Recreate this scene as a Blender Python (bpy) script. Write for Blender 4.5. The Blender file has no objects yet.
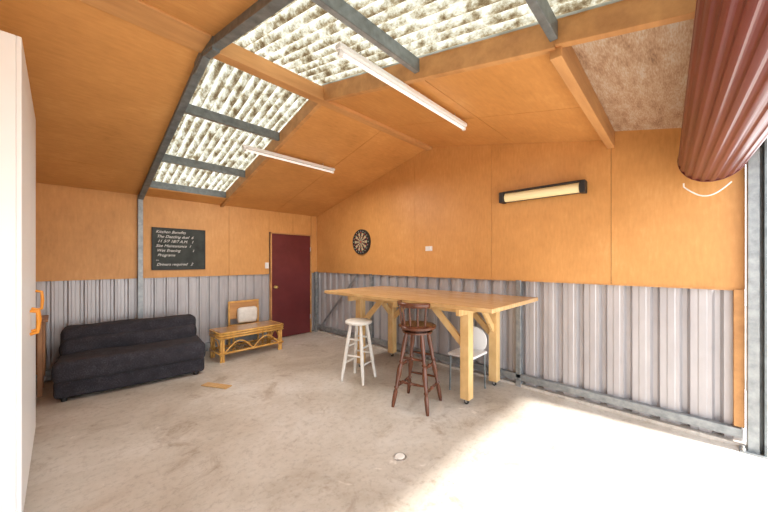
import bpy, bmesh, math, random
from mathutils import Vector, Matrix
random.seed(3)
S=bpy.context.scene
COL=S.collection
# ------------------------------------------------------------ materials
def newmat(name):
    m=bpy.data.materials.new(name); m.use_nodes=True
    nt=m.node_tree; b=nt.nodes['Principled BSDF']
    return m,nt,b
def simple(name,col,rough=.6,metal=0,emit=None,es=0):
    m,nt,b=newmat(name)
    b.inputs['Base Color'].default_value=(*col,1)
    b.inputs['Roughness'].default_value=rough
    b.inputs['Metallic'].default_value=metal
    if emit:
        b.inputs['Emission Color'].default_value=(*emit,1); b.inputs['Emission Strength'].default_value=es
    return m
def noisy(name,stops,scale=3,stretch=(1,1,1),rough=.6,metal=0,detail=6,bump=0,scale2=None,amt2=.3,nrough=.6,stretch2=None):
    m,nt,b=newmat(name); N=nt.nodes; L=nt.links
    tc=N.new('ShaderNodeTexCoord'); mp=N.new('ShaderNodeMapping'); mp.inputs['Scale'].default_value=stretch
    L.new(tc.outputs['Object'],mp.inputs['Vector'])
    n=N.new('ShaderNodeTexNoise'); n.inputs['Scale'].default_value=scale; n.inputs['Detail'].default_value=detail; n.inputs['Roughness'].default_value=nrough
    L.new(mp.outputs[0],n.inputs['Vector'])
    r=N.new('ShaderNodeValToRGB'); 
    e=r.color_ramp.elements
    e[0].position=stops[0][0]; e[0].color=(*stops[0][1],1)
    e[1].position=stops[-1][0]; e[1].color=(*stops[-1][1],1)
    for p,c in stops[1:-1]:
        x=e.new(p); x.color=(*c,1)
    fac=n.outputs['Fac']
    if scale2:
        n2=N.new('ShaderNodeTexNoise'); n2.inputs['Scale'].default_value=scale2; n2.inputs['Detail'].default_value=4
        mp2=N.new('ShaderNodeMapping'); mp2.inputs['Scale'].default_value=stretch2 or stretch
        L.new(tc.outputs['Object'],mp2.inputs['Vector'])
        L.new(mp2.outputs[0],n2.inputs['Vector'])
        mx=N.new('ShaderNodeMix'); mx.inputs['Factor'].default_value=amt2
        L.new(n.outputs['Fac'],mx.inputs[2]); L.new(n2.outputs['Fac'],mx.inputs[3]); fac=mx.outputs[0]
    L.new(fac,r.inputs['Fac']); L.new(r.outputs['Color'],b.inputs['Base Color'])
    b.inputs['Roughness'].default_value=rough; b.inputs['Metallic'].default_value=metal
    if bump:
        bp=N.new('ShaderNodeBump'); bp.inputs['Strength'].default_value=bump; bp.inputs['Distance'].default_value=.01
        L.new(fac,bp.inputs['Height']); L.new(bp.outputs[0],b.inputs['Normal'])
    return m
M={}
M['ply']=noisy('orange_board',[(.30,(.47,.215,.058)),(.42,(.56,.27,.08)),(.55,(.62,.305,.095)),(.70,(.69,.365,.13))],scale=1.7,rough=.5,scale2=14,amt2=.33,stretch2=(3,3,.7),detail=8,nrough=.68)
M['plyc']=noisy('orange_ceiling_board',[(.30,(.46,.21,.056)),(.42,(.56,.265,.078)),(.55,(.62,.30,.092)),(.70,(.70,.37,.13))],scale=1.7,rough=.5,scale2=14,amt2=.33,stretch2=(.7,3,1),detail=8,nrough=.68)
M['osb']=noisy('bare_plywood',[(.34,(.20,.12,.075)),(.45,(.40,.26,.165)),(.54,(.50,.38,.27)),(.62,(.56,.51,.45)),(.70,(.34,.24,.17))],scale=4,stretch=(1,3,1),rough=.6,scale2=26,amt2=.35,detail=9,nrough=.75,stretch2=(1,6,1))
M['timber']=noisy('painted_timber',[(.3,(.42,.20,.07)),(.7,(.64,.34,.13))],scale=4,stretch=(.3,2,2),rough=.6)
M['pine']=noisy('pine',[(.3,(.54,.33,.13)),(.5,(.70,.46,.20)),(.7,(.80,.58,.30))],scale=6,stretch=(4,.6,.5),rough=.45,scale2=20,amt2=.3)
M['pine_top']=noisy('pine_top',[(.3,(.42,.235,.09)),(.5,(.58,.36,.155)),(.7,(.74,.52,.27))],scale=5,stretch=(9,.5,1),rough=.25,scale2=18,amt2=.25)
M['galv']=noisy('galvanised',[(.3,(.20,.22,.23)),(.7,(.36,.38,.39))],scale=14,rough=.45,metal=.5)
M['galvd']=noisy('galvanised_dark',[(.3,(.12,.14,.15)),(.7,(.23,.26,.27))],scale=14,rough=.45,metal=.4)
M['sheet']=noisy('corrugated_steel',[(.3,(.36,.345,.36)),(.7,(.50,.485,.495))],scale=2,stretch=(1,1,.4),rough=.4,metal=.25,scale2=14,amt2=.3)
M['roofmetal']=simple('roof_metal',(.4,.42,.42),.5,.3)
M['white']=simple('white_laminate',(.78,.78,.78),.4)
M['whitep']=noisy('white_paint',[(.3,(.66,.63,.58)),(.7,(.82,.80,.75))],scale=12,rough=.5)
M['black']=simple('black',(.015,.015,.016),.5)
M['maroon']=noisy('maroon_door_paint',[(.3,(.11,.016,.018)),(.7,(.15,.026,.028))],scale=4,rough=.35)
M['maroonr']=noisy('maroon_roller',[(.3,(.10,.018,.018)),(.7,(.155,.032,.030))],scale=3,stretch=(.3,2,2),rough=.35)
M['fabric']=noisy('navy_fabric',[(.3,(.010,.010,.014)),(.5,(.024,.022,.029)),(.7,(.07,.065,.078))],scale=110,rough=.95,bump=.4,scale2=9,amt2=.3)
M['cane']=noisy('cane',[(.3,(.50,.24,.05)),(.7,(.78,.46,.13))],scale=12,rough=.35)
M['dwood']=noisy('dark_wood',[(.3,(.06,.018,.010)),(.7,(.17,.06,.030))],scale=9,stretch=(2,2,.5),rough=.25)
M['brownw']=noisy('brown_wood',[(.3,(.24,.11,.045)),(.7,(.42,.21,.09))],scale=9,stretch=(2,2,.5),rough=.45)
M['orangep']=simple('orange_plastic',(.8,.30,.02),.4)
M['brass']=simple('brass',(.6,.45,.15),.3,.9)
M['steel']=simple('steel',(.5,.5,.5),.3,.9)
M['cream']=simple('cream_reflector',(.90,.80,.48),.35)
M['chalk']=simple('chalk',(.75,.75,.72),.9)
M['board']=noisy('chalkboard',[(.3,(.022,.028,.026)),(.7,(.058,.066,.062))],scale=5,rough=.8)
M['tube']=simple('fluoro_tube',(.90,.90,.90),.4,0,(1,.98,.94),.35)
M['dred']=simple('dart_red',(.4,.02,.02),.7); M['dgreen']=simple('dart_green',(.02,.16,.05),.7); M['dcream']=simple('dart_cream',(.5,.4,.26),.8)
M['glass']=noisy('smoked_top',[(.3,(.34,.19,.08)),(.7,(.46,.28,.13))],scale=6,rough=.10)
# concrete
def concrete():
    m,nt,b=newmat('concrete'); N=nt.nodes; L=nt.links
    tc=N.new('ShaderNodeTexCoord')
    def ns(s,d,r=.6,st=None,dist=0):
        n=N.new('ShaderNodeTexNoise'); n.inputs['Scale'].default_value=s; n.inputs['Detail'].default_value=d; n.inputs['Roughness'].default_value=r; n.inputs['Distortion'].default_value=dist
        mp=N.new('ShaderNodeMapping'); mp.inputs['Scale'].default_value=st or (1,1,1); mp.inputs['Rotation'].default_value=(0,0,.5 if st else 0)
        L.new(tc.outputs['Object'],mp.inputs[0]); L.new(mp.outputs[0],n.inputs['Vector']); return n
    def ramp(src,stops):
        r=N.new('ShaderNodeValToRGB'); e=r.color_ramp.elements
        e[0].position=stops[0][0]; e[0].color=(*stops[0][1],1); e[1].position=stops[-1][0]; e[1].color=(*stops[-1][1],1)
        for p,c in stops[1:-1]: x=e.new(p); x.color=(*c,1)
        L.new(src.outputs['Fac'],r.inputs['Fac']); return r
    def mix(a,bb,mode,f):
        mx=N.new('ShaderNodeMix'); mx.data_type='RGBA'; mx.blend_type=mode
        mx.inputs['Factor'].default_value=f; L.new(a,mx.inputs[6]); L.new(bb,mx.inputs[7]); return mx.outputs[2]
    base=ramp(ns(.9,8,.66,dist=.4),[(.34,(.41,.35,.285)),(.44,(.50,.445,.38)),(.54,(.56,.51,.45)),(.66,(.64,.605,.56))])
    fine=ramp(ns(20,8,.8),[(.35,(.66,.64,.62)),(.50,(1,1,1))])
    blot=ramp(ns(2.4,8,.72,dist=.9),[(.33,(.58,.50,.42)),(.44,(1,1,1))])
    scr=ramp(ns(5,7,.8,(.35,5,1)),[(.31,(.70,.66,.62)),(.42,(1,1,1))])
    wh=ramp(ns(4.2,5,.6,dist=.8),[(.67,(0,0,0)),(.72,(.16,.155,.15))])
    c=mix(base.outputs[0],fine.outputs[0],'MULTIPLY',.75); c=mix(c,blot.outputs[0],'MULTIPLY',.65); c=mix(c,scr.outputs[0],'MULTIPLY',.45); c=mix(c,wh.outputs[0],'ADD',1)
    L.new(c,b.inputs['Base Color'])
    b.inputs['Roughness'].default_value=.45
    f=ns(20,8,.75)
    bp=N.new('ShaderNodeBump'); bp.inputs['Strength'].default_value=.12; bp.inputs['Distance'].default_value=.01
    L.new(f.outputs['Fac'],bp.inputs['Height']); L.new(bp.outputs[0],b.inputs['Normal'])
    return m
M['conc']=concrete()
def skymat():
    m,nt,b=newmat('weathered_fibreglass'); N=nt.nodes; L=nt.links
    out=[n for n in N if n.type=='OUTPUT_MATERIAL'][0]
    tc=N.new('ShaderNodeTexCoord')
    n=N.new('ShaderNodeTexNoise'); n.inputs['Scale'].default_value=9; n.inputs['Detail'].default_value=9; n.inputs['Roughness'].default_value=.75
    mp=N.new('ShaderNodeMapping'); mp.inputs['Scale'].default_value=(1.6,.8,.8)
    L.new(tc.outputs['Object'],mp.inputs[0]); L.new(mp.outputs[0],n.inputs['Vector'])
    wv=N.new('ShaderNodeMath'); wv.operation='SINE'; sx=N.new('ShaderNodeSeparateXYZ'); ml=N.new('ShaderNodeMath'); ml.operation='MULTIPLY'; ml.inputs[1].default_value=2*math.pi/.085
    L.new(tc.outputs['Object'],sx.inputs[0]); L.new(sx.outputs[0],ml.inputs[0]); L.new(ml.outputs[0],wv.inputs[0])
    ad=N.new('ShaderNodeMath'); ad.operation='MULTIPLY_ADD'; ad.inputs[1].default_value=.065; L.new(wv.outputs[0],ad.inputs[0]); L.new(n.outputs['Fac'],ad.inputs[2])
    r=N.new('ShaderNodeValToRGB'); e=r.color_ramp.elements
    e[0].position=.36; e[0].color=(.06,.04,.02,1); e[1].position=.62; e[1].color=(.40,.40,.36,1)
    x=e.new(.44); x.color=(.14,.115,.072,1); x=e.new(.50); x.color=(.24,.23,.18,1)
    L.new(ad.outputs[0],r.inputs['Fac'])
    t=N.new('ShaderNodeBsdfTranslucent'); d=N.new('ShaderNodeBsdfDiffuse'); mx=N.new('ShaderNodeMixShader'); mx.inputs[0].default_value=.35
    L.new(r.outputs[0],t.inputs['Color']); L.new(r.outputs[0],d.inputs['Color'])
    L.new(t.outputs[0],mx.inputs[1]); L.new(d.outputs[0],mx.inputs[2]); L.new(mx.outputs[0],out.inputs['Surface'])
    return m
M['sky']=skymat()
# ------------------------------------------------------------ geometry helpers
def obj(name,me,mat,parent=None,smooth=False):
    o=bpy.data.objects.new(name,me); COL.objects.link(o)
    if mat: me.materials.append(M[mat])
    if parent: o.parent=parent
    if smooth:
        for p in me.polygons: p.use_smooth=True
    return o
def empty(name,loc=(0,0,0),rz=0):
    o=bpy.data.objects.new(name,None); COL.objects.link(o); o.location=loc; o.rotation_euler=(0,0,rz); o.empty_display_size=.1
    return o
def mesh(name,vs,fs,mat,parent=None,smooth=False):
    me=bpy.data.meshes.new(name); me.from_pydata([tuple(v) for v in vs],[],fs)
    bm=bmesh.new(); bm.from_mesh(me); bmesh.ops.recalc_face_normals(bm,faces=bm.faces); bm.to_mesh(me); bm.free()
    return obj(name,me,mat,parent,smooth)
def hexa(name,vs,mat,parent=None,bev=0):
    o=mesh(name,vs,[(0,1,2,3),(4,5,6,7),(0,1,5,4),(1,2,6,5),(2,3,7,6),(3,0,4,7)],mat,parent)
    if bev:
        md=o.modifiers.new('b','BEVEL'); md.width=bev; md.segments=2
    return o
def box(name,lo,hi,mat,parent=None,bev=0):
    a,b=lo,hi
    return hexa(name,[(a[0],a[1],a[2]),(b[0],a[1],a[2]),(b[0],b[1],a[2]),(a[0],b[1],a[2]),(a[0],a[1],b[2]),(b[0],a[1],b[2]),(b[0],b[1],b[2]),(a[0],b[1],b[2])],mat,parent,bev)
def frame(d):
    d=Vector(d).normalized(); u=Vector((0,0,1)) if abs(d.z)<.95 else Vector((1,0,0))
    s=d.cross(u).normalized(); t=s.cross(d).normalized(); return d,s,t
def beam(name,p0,p1,w,h,mat,parent=None,bev=0):
    p0=Vector(p0);p1=Vector(p1); d,s,t=frame(p1-p0); vs=[]
    for p in (p0,p1):
        for a,b in ((-1,-1),(1,-1),(1,1),(-1,1)): vs.append(p+s*a*w/2+t*b*h/2)
    return hexa(name,vs,mat,parent,bev)
def lathe(name,p0,p1,prof,mat,parent=None,seg=20):
    p0=Vector(p0);p1=Vector(p1); L=p1-p0; d,s,t=frame(L); vs=[];fs=[]
    for k,(u,r) in enumerate(prof):
        for i in range(seg):
            a=2*math.pi*i/seg; vs.append(p0+L*u+(s*math.cos(a)+t*math.sin(a))*r)
    for k in range(len(prof)-1):
        for i in range(seg):
            j=(i+1)%seg; fs.append((k*seg+i,k*seg+j,(k+1)*seg+j,(k+1)*seg+i))
    fs.append(tuple(range(seg))); fs.append(tuple(range((len(prof)-1)*seg,len(prof)*seg)))
    o=mesh(name,vs,fs,mat,parent,True)
    md=o.modifiers.new('e','EDGE_SPLIT'); md.split_angle=math.radians(50)
    return o
def rod(name,p0,p1,r,mat,parent=None,seg=14,r2=None):
    return lathe(name,p0,p1,[(0,r),(1,r2 or r)],mat,parent,seg)
def tubepath(name,pts,r,mat,parent=None,cyc=False):
    c=bpy.data.curves.new(name,'CURVE'); c.dimensions='3D'; c.bevel_depth=r; c.bevel_resolution=4; c.use_fill_caps=True
    sp=c.splines.new('POLY'); sp.points.add(len(pts)-1)
    for i,p in enumerate(pts): sp.points[i].co=(*p,1)
    sp.use_cyclic_u=cyc; c.materials.append(M[mat])
    o=bpy.data.objects.new(name,c); COL.objects.link(o)
    if parent:o.parent=parent
    return o
def softbox(name,lo,hi,mat,parent=None,r=.08,puff=0,noise=0):
    bm=bmesh.new(); bmesh.ops.create_cube(bm,size=1)
    c=[(lo[i]+hi[i])/2 for i in range(3)]; s=[hi[i]-lo[i] for i in range(3)]
    for v in bm.verts: v.co=Vector((c[0]+v.co.x*s[0],c[1]+v.co.y*s[1],c[2]+v.co.z*s[2]))
    bmesh.ops.bevel(bm,geom=list(bm.edges),offset=r,segments=4,profile=.5,affect='EDGES')
    bmesh.ops.subdivide_edges(bm,edges=[e for e in bm.edges if e.calc_length()>.25],cuts=6,use_grid_fill=True)
    for v in bm.verts:
        if noise:
            q=v.co
            v.co.z+=noise*math.sin(q.x*9+q.y*4)*math.cos(q.y*7+q.x*2); v.co.y+=noise*math.sin(q.x*7+q.z*11)
    me=bpy.data.meshes.new(name); bm.to_mesh(me); bm.free()
    return obj(name,me,mat,parent,True)
# ------------------------------------------------------------ dims
XW=3.81; YW=5.63; YD=-.38; XL=-2.3; RY=2.7; RZ=3.2; YE=YD-.22
def zr(y): return RZ-.257*(y-RY) if y>RY else RZ-.225*(RY-y)
# floor & ground
box('floor',(XL-.1,YE,-.1),(XW+.12,YW+.12,0),'conc')
box('ground_outside',(-14,-16,-.14),(16,YE,-.02),'conc')
# ---- right wall (gable)
def gable_slab(name,x0,x1,ys,zb,mat,parent=None,dz=0):
    pts=[(ys[0],zb)]+[(ys[1],zb)]
    top=[(ys[1],zr(ys[1])+dz)]
    if ys[0]<RY<ys[1]: top.append((RY,zr(RY)+dz))
    top.append((ys[0],zr(ys[0])+dz))
    poly=pts+top; n=len(poly)
    vs=[(x0,y,z) for y,z in poly]+[(x1,y,z) for y,z in poly]
    fs=[tuple(range(n)),tuple(range(n,2*n))]+[(i,(i+1)%n,n+(i+1)%n,n+i) for i in range(n)]
    return mesh(name,vs,fs,mat,parent)
wr=gable_slab('wall_right',XW+.09,XW+.12,(YD,YW+.12),0,'roofmetal',dz=.13)
br=[YD,.5,1.74,2.98,4.2,YW]
for i in range(5):
    gable_slab(f'lining_panel_{i+1}',XW,XW+.015,(br[i]+.002,br[i+1]-.002),1.27,'ply',wr,dz=.10)
gable_slab('lining_backer',XW+.016,XW+.03,(YD+.01,YW),1.30,'black',wr,dz=.10)
def corr(name,p0,dirv,length,z0,z1,inward,mat,parent,pitch=.19,dep=.028):
    p0=Vector(p0);dirv=Vector(dirv);inn=Vector(inward); prof=[]; x=0
    while x<length:
        for u,h in ((0,0),(.008,-.004),(.05,-.004),(.058,0),(.10,0),(.118,1),(.148,1),(.166,0)):
            k=u/.19*pitch
            if x+k<=length: prof.append((x+k,h*dep if h==1 else h))
        x+=pitch
    prof.append((length,0)); vs=[];fs=[]
    for x,h in prof:
        b=p0+dirv*x-inn*h
        vs.append((b.x,b.y,z0)); vs.append((b.x,b.y,z1))
    for i in range(len(prof)-1): fs.append((2*i,2*i+2,2*i+3,2*i+1))
    return mesh(name,vs,fs,mat,parent)
corr('corrugated_sheet',(XW+.035,YD+.01,0),(0,1,0),YW-YD-.01,.03,1.3,(-1,0,0),'sheet',wr,pitch=.2,dep=.042)
beam('bottom_girt',(XW+.0,YD+.02,.12),(XW+.0,YW,.12),.06,.06,'galv',wr,.004)
beam('bottom_girt_lip',(XW-.028,YD+.02,.095),(XW-.028,YW,.095),.006,.03,'galv',wr)
box('slab_edge',(XW-.02,YD,0),(XW+.09,YW,.03),'conc',wr)
beam('top_trim',(XW+.004,YD+.02,1.265),(XW+.004,YW,1.265),.02,.012,'timber',wr)
for i,y in enumerate((1.40,3.95)):
    box(f'steel_stud_{i}',(XW-.03,y-.03,0),(XW+.03,y+.03,1.27),'galv',wr,.004)
box('timber_stud',(XW-.02,-.375,.16),(XW+.03,-.315,1.27),'timber',wr,.003)
beam('strap_brace',(XW-.01,5.45,.15),(XW-.01,4.3,1.25),.006,.04,'galv',wr)
# ---- back wall (left in the photo)
wb=box('wall_back',(XL-.1,YW+.09,0),(XW+.12,YW+.12,zr(YW)+.13),'roofmetal')
bx=[XL,-.35,.80,2.02,3.24,XW]
for i in range(5):
    a,b=bx[i]+.002,bx[i+1]-.002
    def pan(nm,a,b,z0): box(nm,(a,YW,z0),(b,YW+.015,zr(YW)+.1),'ply',wb)
    if b<2.76: pan(f'lining_{i}',a,b,1.25)
    elif i==3:
        pan('lining_3a',a,2.74,1.25); box('lining_3b',(2.742,YW,2.05),(b,YW+.015,zr(YW)+.1),'ply',wb)
    else:
        box('lining_4a',(a,YW,2.05),(3.66,YW+.015,zr(YW)+.1),'ply',wb); box('lining_4b',(3.67,YW,1.25),(b,YW+.015,zr(YW)+.1),'ply',wb)
box('lining_backer',(XL,YW+.016,1.27),(XW,YW+.03,zr(YW)+.1),'black',wb)
corr('corrugated_sheet',(XL,YW+.035,0),(1,0,0),2.76-XL,.03,1.29,(0,-1,0),'sheet',wb,pitch=.15,dep=.022)
corr('corrugated_sheet_b',(3.66,YW+.035,0),(1,0,0),.15,.03,1.29,(0,-1,0),'sheet',wb,pitch=.15,dep=.022)
box('corner_post',(XW-.07,YW-.06,0),(XW,YW,1.27),'galv',wb,.004)
beam('bottom_girt',(XL,YW,.12),(2.72,YW,.12),.06,.07,'galv',wb,.004)
# ---- side wall out of frame & door wall
wl=gable_slab('wall_left',XL-.1,XL,(YE,YW+.12),0,'ply',dz=.13)
wf=box('wall_front',(XL-.1,YE,2.42),(XW+.12,YE+.04,zr(YE)+.13),'osb')
box('jamb',(XL-.1,YE,0),(XL+.1,YE+.04,2.42),'galv',wf)
# steel door post
dp=box('trim_door_post',(XW-.08,YD-.065,0),(XW+.0,YD-.002,2.6),'galv',None,.004)
box('track_outer',(XW-.10,YD-.10,0),(XW-.02,YD-.085,2.5),'galvd',dp)
box('track_web',(XW-.03,YD-.10,0),(XW-.02,YD-.06,2.5),'galvd',dp)
box('post_base_plate',(XW-.12,YD-.10,0),(XW+.02,YD+.04,.012),'galv',dp)
lathe('anchor_bolt',(XW-.10,YD+.02,.01),(XW-.10,YD+.02,.05),[(0,.014),(.6,.014),(.61,.008),(1,.008)],'steel',dp)
# ---- ceiling
cl=empty('ceiling')
def slope(name,x0,x1,y0,y1,o0,o1,mat,parent=cl,bev=0):
    vs=[(x0,y0,zr(y0)+o0),(x1,y0,zr(y0)+o0),(x1,y1,zr(y1)+o0),(x0,y1,zr(y1)+o0),
        (x0,y0,zr(y0)+o1),(x1,y0,zr(y0)+o1),(x1,y1,zr(y1)+o1),(x0,y1,zr(y1)+o1)]
    return hexa(name,vs,mat,parent,bev)
PX=.80; RX=1.90
k=0
for (xa,xb) in ((XL,-.42),(-.42,PX),(RX,2.86),(2.86,XW)):
    for (ya,yb) in ((RY,4.95),(4.95,YW),(1.45,RY),(.5,1.45)):
        k+=1; slope(f'ceiling_panel_{k}',xa+.003,xb-.003,ya+.003,yb-.003,0,.012,'plyc')
for (xa,xb) in ((XL,PX),(RX,XW)):
    slope('cavity_backer',xa,xb,RY,YW,.02,.03,'black'); slope('cavity_backer',xa,xb,.5,RY,.02,.03,'black')
    slope('plywood_eave',xa,xb,YE+.04,.5,.09,.105,'osb')
    slope('roof_sheet',xa,xb,RY,YW+.12,.135,.15,'roofmetal'); slope('roof_sheet',xa,xb,YE-.04,RY,.135,.15,'roofmetal')
slope('roof_sheet',XW,XW+.12,RY,YW+.12,.135,.15,'roofmetal'); slope('roof_sheet',XW,XW+.12,YE-.04,RY,.135,.15,'roofmetal')
slope('roof_sheet',XL-.1,XL,RY,YW+.12,.135,.15,'roofmetal'); slope('roof_sheet',XL-.1,XL,YE-.04,RY,.135,.15,'roofmetal')
def skylight(name,y0,y1):
    vs=[];fs=[];n=int((RX-PX+.06)/.085*12); ys=[y0+(y1-y0)*j/8 for j in range(9)]
    for i in range(n+1):
        x=PX-.03+(RX-PX+.06)*i/n; h=.022*math.sin(2*math.pi*x/.085)
        for y in ys: vs.append((x,y,zr(y)+.14+h))
    m=len(ys)
    for i in range(n):
        for j in range(m-1): fs.append((i*m+j,(i+1)*m+j,(i+1)*m+j+1,i*m+j+1))
    return mesh(name,vs,fs,'sky',cl,True)
skylight('skylight_sheet_back',RY,YW+.1); skylight('skylight_sheet_front',YE-.04,RY)
slope('skylight_eave_panel',PX,RX,5.36,YW,0,.012,'plyc')
slope('timber_rafter',RX-.025,RX+.025,RY,YW,-.035,.12,'timber',cl,.004)
slope('timber_rafter',RX-.025,RX+.025,.5,RY,-.035,.12,'timber',cl,.004)
slope('timber_rafter',RX-.025,RX+.025,YE+.04,.5,-.02,.12,'timber',cl,.004)
# ridge beam
box('ridge_beam',(PX+.03,RY-.05,RZ-.05),(XW,RY+.05,RZ+.09),'timber',cl,.004)
box('ridge_board',(XL,RY-.23,RZ-.065),(PX-.03,RY+.03,RZ-.035),'timber',cl,.004)
# eave purlin near door
box('front_purlin',(RX,.47,zr(.5)-.08),(XW,.53,zr(.5)+.10),'timber',cl,.004)
box('front_purlin_steel',(XL,.48,zr(.5)-.0),(RX-.03,.52,zr(.5)+.10),'galvd',cl,.004)
def cpur(nm,y):
    z=zr(y); box(nm,(PX+.03,y-.008,z+.015),(RX-.025,y+.0,z+.11),'galvd',cl)
    box(nm+'_lip',(PX+.03,y,z+.015),(RX-.025,y+.035,z+.022),'galv',cl)
for y in (3.58,4.6,5.36,1.43): cpur('steel_purlin',y)
# portal frame
pf=empty('trim_portal_frame')
slope('rafter_back',PX-.02,PX+.02,RY,YW-.02,-.07,.06,'galvd',pf,.004)
slope('rafter_back_flange',PX-.032,PX+.032,RY,YW-.02,-.078,-.068,'galvd',pf)
slope('rafter_front',PX-.02,PX+.02,YE+.04,RY,-.07,.06,'galvd',pf,.004)
slope('rafter_front_flange',PX-.032,PX+.032,YE+.04,RY,-.078,-.068,'galvd',pf)
box('portal_column',(PX-.03,YW-.05,0),(PX+.03,YW,zr(YW)),'galv',pf,.004)
slope('ridge_plate',PX-.028,PX+.028,RY,RY+.22,-.10,.02,'galvd',pf,.004)
slope('ridge_plate_b',PX-.028,PX+.028,RY-.22,RY,-.10,.02,'galvd',pf,.004)
# ---- fluorescent battens
def batten(x0,x1,y,name):
    e=empty(name,(0,0,0)); z=zr(y)-.045
    box('tray',(x0,y-.026,z-.032),(x1,y+.026,z),'white',e,.004)
    rod('tube',(x0+.04,y,z-.055),(x1-.04,y,z-.055),.013,'tube',e)
    for x in (x0+.01,x1-.04): box('holder',(x,y-.016,z-.072),(x+.03,y+.016,z-.03),'white',e,.004)
    for x in (x0+.2,x1-.2): rod('hanger',(x,y,z-.005),(x,y,z+.04),.005,'steel',e)
batten(1.24,2.88,1.6,'fluorescent_light'); batten(1.5,2.85,3.76,'fluorescent_light.001')
# ---- roller door drum
rd=empty('roller_door')
def drum(x0,x1,ya,yb,z,r):
    vs=[];fs=[];per=10;N=22;n=per*N
    pr=[0,0,.3,.9,1,1,1,.9,.3,0]
    for x,yy in ((x0,ya),(x1,yb)):
        for i in range(n):
            a=2*math.pi*i/n; rr=r*(.96+.04*pr[i%per])
            vs.append((x,yy+rr*math.cos(a),z+rr*math.sin(a)))
    for i in range(n):
        j=(i+1)%n; fs.append((i,j,n+j,n+i))
    fs.append(tuple(range(n,2*n))); fs.append(tuple(range(n)))
    mesh('rolled_curtain',vs,fs,'maroonr',rd)
drum(XL+.15,3.58,-.325,-.185,2.335,.20)
lathe('drum_end',(3.575,-.185,2.335),(3.60,-.185,2.335),[(0,.203),(.6,.203),(.61,.17),(1,.17)],'maroonr',rd,40)
rod('axle',(3.58,-.185,2.335),(XW-.005,-.185,2.335),.02,'steel',rd)
box('bracket',(XW-.03,YD+.004,2.29),(XW-.008,-.10,2.38),'galvd',rd,.003)
tubepath('pull_cord',[(3.5,-.02,2.13)]+[(3.5,-.02-.26*t,2.10-.09*math.sin(math.pi*t)) for t in [i/12 for i in range(13)]],.005,'whitep',rd)
# ---- entry door
dr=empty('door_1')
box('door_frame_left',(2.76,YW-.03,0),(2.785,YW+.05,2.05),'timber',dr,.003)
box('door_frame_right',(3.635,YW-.03,0),(3.66,YW+.05,2.05),'timber',dr,.003)
box('door_frame_head',(2.76,YW-.03,2.025),(3.66,YW+.05,2.05),'timber',dr,.003)
box('door_leaf',(2.785,YW-.01,.01),(3.635,YW+.03,2.025),'maroon',dr,.003)
lathe('door_knob',(2.86,YW-.01,1.0),(2.86,YW-.075,1.0),[(0,.03),(.15,.03),(.2,.012),(.5,.012),(.6,.028),(.9,.028),(1,.015)],'brass',dr)
for z in (.3,1.7): rod('hinge',(3.625,YW-.035,z),(3.625,YW-.035,z+.09),.008,'steel',dr)
sw=empty('light_switch'); box('plate',(2.66,YW-.012,1.36),(2.73,YW,1.47),'white',sw,.003); box('rocker',(2.685,YW-.018,1.40),(2.705,YW-.01,1.43),'white',sw)
# chalkboard
cb=empty('chalkboard')
box('slate',(.95,YW-.02,1.38),(1.63,YW-.004,1.985),'board',cb)
for a,b in (((.935,1.365),(1.645,1.38)),((.935,1.985),(1.645,2.0)),((.935,1.365),(.95,2.0)),((1.63,1.365),(1.645,2.0))):
    box('rim',(a[0],YW-.026,a[1]),(b[0],YW-.002,b[1]),'black',cb,.002)
lines=["Kitchen Benefits","The Dazzling duel  6","11 5/7 18/7 A.M.   1","Site Maintenance  1","Wet Evening          1","Programs","--","Drivers required   2"]
for i,t in enumerate(lines):
    c=bpy.data.curves.new('chalk_text','FONT'); c.body=t; c.size=.058; c.shear=.4; c.extrude=.0005; c.materials.append(M['chalk'])
    o=bpy.data.objects.new(f'chalk_line_{i}',c); COL.objects.link(o); o.parent=cb
    o.location=(.98+.01*(i%3),YW-.0225,1.92-.07*i); o.rotation_euler=(math.pi/2,0,0)
# dartboard
db=empty('dartboard'); cy,cz=4.19,1.846; X=XW
rod('surround',(X,cy,cz),(X-.035,cy,cz),.228,'black',db,48)
def ring(nm,r0,r1,x,pal,n=20):
    for par in (0,1):
        vs=[];fs=[]
        for i in range(n):
            if i%2!=par: continue
            b=len(vs); m=4
            for k in range(m+1):
                a=2*math.pi*(i-.5+k/m)/n
                for r in (r0,r1): vs.append((x,cy+r*math.sin(a),cz+r*math.cos(a)))
            for k in range(m): fs.append((b+2*k,b+2*k+1,b+2*k+3,b+2*k+2))
        mesh(nm,vs,fs,pal[par],db)
ring('segments_outer',.107,.162,X-.0362,('black','dcream')); ring('double_ring',.162,.172,X-.0364,('dred','dgreen'))
ring('segments_inner',.017,.097,X-.0362,('black','dcream')); ring('treble_ring',.097,.107,X-.0364,('dred','dgreen'))
rod('bull',(X-.035,cy,cz),(X-.0375,cy,cz),.017,'dred',db)
for i in range(20):
    a=2*math.pi*i/20; box('number',(X-.0375,cy+.195*math.sin(a)-.003,cz+.195*math.cos(a)-.008),(X-.034,cy+.195*math.sin(a)+.003,cz+.195*math.cos(a)+.008),'chalk',db)
ob=empty('power_outlet'); box('plate',(X-.012,2.65,1.65),(X,2.77,1.72),'white',ob,.003); box('socket_block',(X-.03,2.67,1.66),(X-.01,2.71,1.71),'white',ob,.003)
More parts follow.
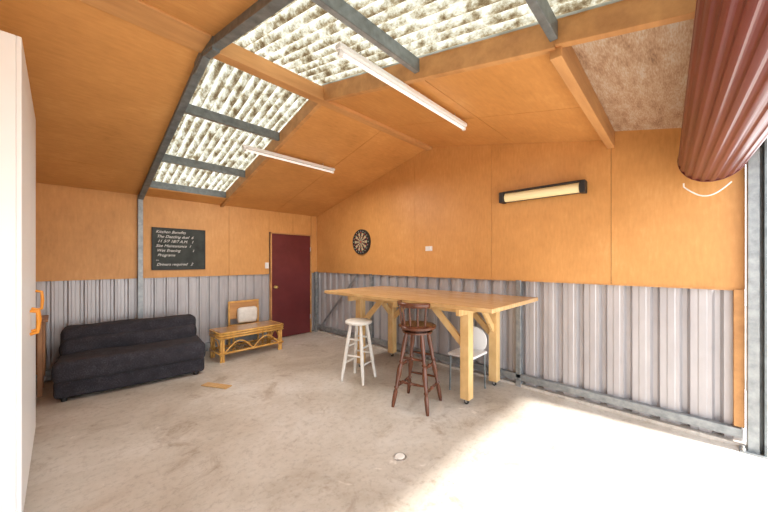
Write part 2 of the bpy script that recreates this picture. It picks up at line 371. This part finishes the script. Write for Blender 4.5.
# bar heater
bh=empty('wall_heater')
box('back_case',(X-.05,.72,2.215),(X-.001,1.58,2.335),'black',bh,.006)
vs=[];fs=[];m=10
for i in range(m+1):
    a=math.pi*(-.5+i/m)
    for y in (.76,1.54): vs.append((X-.055-.045*math.cos(a),y,2.268+.052*math.sin(a)))
for i in range(m): fs.append((2*i,2*i+2,2*i+3,2*i+1))
mesh('reflector',vs,fs,'cream',bh,True)
box('end_cap_near',(X-.115,.70,2.205),(X-.001,.755,2.335),'black',bh,.01); box('end_cap_far',(X-.115,1.545,2.205),(X-.001,1.60,2.335),'black',bh,.01)
rod('top_bar',(X-.09,.74,2.33),(X-.09,1.56,2.33),.009,'black',bh)
# ---- wardrobe left
wd=empty('storage_cabinet')
WX=-.14
box('carcass',(WX-.62,2.55,.08),(WX-.02,3.96,2.70),'white',wd,.004)
box('plinth',(WX-.60,2.58,0),(WX-.05,3.93,.08),'white',wd)
for i,(a,b) in enumerate(((2.55,3.25),(3.256,3.96))):
    box(f'door_panel_{i}',(WX-.02,a,.09),(WX,b,2.70),'white',wd,.004)
for y,z in ((3.20,1.08),(3.34,1.08),(3.90,1.17)):
    tubepath('handle',[(WX,y,z+.08),(WX+.035,y,z+.07),(WX+.04,y,z),(WX+.035,y,z-.07),(WX,y,z-.08)],.011,'orangep',wd)
# small timber stand between cabinet and sofa
pl=empty('wooden_stand')
for x in (-.42,-.15):
    for y in (5.12,5.48): box('leg',(x-.02,y-.02,0),(x+.02,y+.02,.82),'brownw',pl,.003)
box('top',(-.46,5.08,.82),(-.09,5.52,.85),'brownw',pl,.004); box('shelf',(-.43,5.11,.25),(-.14,5.48,.275),'brownw',pl,.003)
box('side_panel',(-.128,5.12,.22),(-.112,5.48,.82),'brownw',pl,.002); box('back_panel',(-.43,5.485,.22),(-.13,5.50,.82),'brownw',pl,.002)
# ---- couch
so=empty('sofa',(-.055,4.70,0),math.radians(-6))
softbox('base',(0,.02,.03),(1.40,.80,.24),'fabric',so,.05,noise=.006)
softbox('seat_cushion',(-.01,-.02,.20),(1.41,.62,.43),'fabric',so,.065,noise=.010)
softbox('back_cushion',(-.0,.50,.22),(1.38,.80,.71),'fabric',so,.07,noise=.009)
softbox('back_roll',(.0,.42,.36),(1.38,.70,.59),'fabric',so,.085,noise=.010)
for x in (.08,1.3):
    for y in (.08,.72): rod('foot',(x,y,0),(x,y,.05),.025,'black',so)
# ---- cane coffee table
ct=empty('cane_coffee_table',(1.62,4.86,0),math.radians(1.5))
Lx,Ly,H=1.0,.42,.44
for x in (.02,Lx-.02):
    for y in (.02,Ly-.02):
        for dx in (0,.035*(1 if x<.5 else -1)): rod('leg',(x+dx,y,0),(x+dx,y,H-.02),.017,'cane',ct)
for z in (H-.015,H-.05,H-.085,.13):
    tubepath('rail',[(.0,0,z),(Lx,0,z),(Lx,Ly,z),(0,Ly,z)],.016,'cane',ct,True)
box('tabletop',(.015,.015,H-.012),(Lx-.015,Ly-.015,H),'glass',ct,.003)
n=16
for i in range(n):
    x=.05+(Lx-.1)*i/(n-1)
    rod('slat',(x,.0,.13),(x,Ly,.13),.009,'cane',ct,8)
for x in (.02,Lx-.02):
    pts=[(x,.05+(Ly-.1)*t,.14+.16*math.sin(math.pi*t)) for t in [i/12 for i in range(13)]]; tubepath('arch',pts,.011,'cane',ct)
for x0 in (.07,.5):
    pts=[(x0+(.42)*t,0,.14+.15*math.sin(math.pi*t)) for t in [i/12 for i in range(13)]]; tubepath('arch',pts,.010,'cane',ct)
# ---- chair with cushion behind
ch=empty('cane_chair',(2.0,5.375,0))
for x in (0,.5):
    rod('back_leg',(x,.18,0),(x,.205,.80),.017,'cane',ch); rod('front_leg',(x,0,0),(x,0,.42),.017,'cane',ch)
    rod('side_rail',(x,0,.38),(x,.2,.38),.014,'cane',ch)
box('seat',(0,-.01,.38),(.5,.18,.41),'cane',ch,.006)
box('back_panel',(.01,.185,.50),(.49,.205,.78),'timber',ch,.006)
rod('top_rail',(-.01,.2,.79),(.51,.2,.79),.018,'cane',ch)
softbox('cushion',(.1,.04,.43),(.44,.16,.70),'whitep',ch,.055)
fb=empty('timber_offcut',(1.30,4.02,0),math.radians(-62)); box('board',(-.18,-.05,.001),(.18,.05,.012),'pine_top',fb,.002)
fd=empty('floor_drain',(1.80,1.55,0)); lathe('rim',(0,0,0),(0,0,.006),[(0,.05),(.6,.05),(1,.044)],'steel',fd,28); lathe('cap',(0,0,.005),(0,0,.009),[(0,.038),(1,.036)],'whitep',fd,28)
# ---- workbench table
tb=empty('workbench_table')
x0,x1,y0,y1=2.57,3.77,1.17,3.62; zt=1.085
box('tabletop',(x0,y0,zt-.04),(x1,y1,zt),'pine_top',tb,.005)
lx=(2.95,3.62); ly=(1.62,3.28)
for x in lx:
    box('long_rail',(x-.02,ly[0]-.05,zt-.135),(x+.02,ly[1]+.05,zt-.041),'pine',tb,.003)
for y in ly+((ly[0]+ly[1])/2,):
    box('cross_rail',(x0+.12,y-.065,zt-.125),(x1-.05,y-.025,zt-.041),'pine',tb,.003)
for x in lx:
    for y in ly:
        box('leg',(x-.05,y-.05,.06),(x+.05,y+.05,zt-.045),'pine',tb,.005)
        box('caster_plate',(x-.035,y-.035,.052),(x+.035,y+.035,.06),'steel',tb)
        for dx in (-.014,.014): box('caster_fork',(x+dx-.002,y-.012,.02),(x+dx+.002,y+.012,.054),'steel',tb)
        rod('caster_wheel',(x-.010,y,.025),(x+.010,y,.025),.025,'black',tb,20)
        s=1 if y<2 else -1
        beam('brace_long',(x,y+s*.04,.62),(x,y+s*.42,zt-.10),.035,.07,'pine',tb,.003)
for y in ly:
    beam('brace_cross',(3.58,y,.68),(3.3,y,zt-.10),.035,.07,'pine',tb,.003)
# ---- white stool
def legset(e,cx,cy,rt,rb,zt,mat,prof,rot=0):
    out=[]
    for i in range(4):
        a=rot+math.pi/4+i*math.pi/2
        t=Vector((cx+rt*math.cos(a),cy+rt*math.sin(a),zt)); b=Vector((cx+rb*math.cos(a),cy+rb*math.sin(a),0))
        lathe(f'leg_{i+1}',b,t,prof,mat,e); out.append((b,t))
    return out
ws=empty('white_stool',(2.63,2.96,0))
SH=.75
Ls=legset(ws,0,0,.10,.22,SH-.03,'whitep',[(0,.016),(.3,.022),(.8,.023),(1,.018)],rot=.3)
lathe('seat',(0,0,SH-.045),(0,0,SH),[(0,.15),(.2,.168),(.7,.172),(.95,.16),(1,.13)],'whitep',ws,36)
for i in range(4):
    z=(.22,.32)[i%2]; j=(i+1)%4
    for zz in (z,z+.2):
        u=zz/(SH-.03); rod('rung',Ls[i][0].lerp(Ls[i][1],u),Ls[j][0].lerp(Ls[j][1],u),.011,'whitep',ws)
# ---- dark bar stool with low back
bs=empty('bar_stool',(2.60,2.0,0)); SH=.83
turn=[(0,.015),(.05,.020),(.2,.023),(.24,.016),(.26,.025),(.28,.016),(.45,.027),(.55,.023),(.58,.015),(.60,.025),(.62,.016),(.85,.025),(1,.018)]
Ls=legset(bs,0,0,.12,.27,SH-.07,'dwood',turn,rot=.25)
for i in range(4):
    j=(i+1)%4
    for zz in ((.20,.42),(.26,.50))[i%2]:
        u=zz/(SH-.07); a=Ls[i][0].lerp(Ls[i][1],u); b=Ls[j][0].lerp(Ls[j][1],u)
        lathe('rung',a,b,[(0,.010),(.3,.013),(.48,.014),(.5,.020),(.52,.014),(.7,.013),(1,.010)],'dwood',bs,14)
lathe('swivel',(0,0,SH-.075),(0,0,SH-.035),[(0,.16),(.4,.16),(.45,.10),(1,.10)],'dwood',bs,32)
lathe('seat',(0,0,SH-.035),(0,0,SH+.01),[(0,.17),(.2,.195),(.7,.20),(1,.18),(1,.12),(.85,.02)],'dwood',bs,36)
n=24; R=.19; vs=[];fs=[]; BZ=1.03
for i in range(n+1):
    a=math.pi+math.radians(-75+150*i/n)
    for dr_,dz in ((-.018,0),(.018,0),(.024,.045),(-.008,.05)):
        vs.append(((R+dr_)*math.cos(a),(R+dr_)*math.sin(a),BZ+dz))
for i in range(n):
    for k in range(4): fs.append((4*i+k,4*i+(k+1)%4,4*i+4+(k+1)%4,4*i+4+k))
fs+= [(0,1,2,3),(4*n,4*n+1,4*n+2,4*n+3)]
mesh('back_bow',vs,fs,'dwood',bs,True)
for i in range(6):
    a=math.pi+math.radians(-65+130*i/5)
    lathe('spindle',(.165*math.cos(a),.165*math.sin(a),SH),(R*math.cos(a),R*math.sin(a),BZ+.005),[(0,.008),(.3,.012),(.5,.008),(.55,.012),(.6,.008),(1,.009)],'dwood',bs,12)
# ---- white chair under the table by the wall
pc=empty('stacking_chair',(3.29,1.80,0))
softbox('seat',(-.17,-.16,.41),(.19,.16,.44),'white',pc,.012)
lathe('backrest',(.17,0,.55),(.195,0,.55),[(0,.14),(.2,.155),(.8,.155),(1,.14)],'white',pc,36)
for x in (-.15,.17):
    for y in (-.14,.14): rod('leg',(x,y,0),(x*.95,y*.95,.42),.010,'galvd',pc)
for y in (-.10,.10): rod('back_post',(.183,y,.42),(.183,y,.5),.010,'galvd',pc)
# ------------------------------------------------------------ light
w=bpy.data.worlds.new('World'); S.world=w; w.use_nodes=True
bg=w.node_tree.nodes['Background']; bg.inputs[0].default_value=(.92,.96,1,1); bg.inputs[1].default_value=4.1
sd=bpy.data.lights.new('sun','SUN'); sd.energy=11; sd.angle=math.radians(5); sd.color=(1,.96,.90)
so_=bpy.data.objects.new('sun',sd); COL.objects.link(so_)
so_.rotation_euler=Vector((-.12,1.0,-1.36)).to_track_quat('-Z','Y').to_euler()
for i,(x,y) in enumerate(((2.07,1.6),(2.2,3.76))):
    ld=bpy.data.lights.new('tube_light','AREA'); ld.shape='RECTANGLE'; ld.size=1.3; ld.size_y=.05; ld.energy=(10,36)[i]; ld.color=(1,.97,.92)
    lo=bpy.data.objects.new(f'tube_light_{i}',ld); COL.objects.link(lo); lo.location=(x,y,zr(y)-.15)
# ------------------------------------------------------------ camera
cd=bpy.data.cameras.new('camera'); co=bpy.data.objects.new('camera',cd); COL.objects.link(co)
cd.sensor_width=36; cd.lens=36*310/768; cd.shift_y=5/768; cd.clip_start=.02
co.location=(0,0,1.5)
fw=Vector((.7230,.6909,0)); co.rotation_euler=fw.to_track_quat('-Z','Y').to_euler()
S.camera=co
S.view_settings.view_transform='Standard'
S.view_settings.exposure=0.1
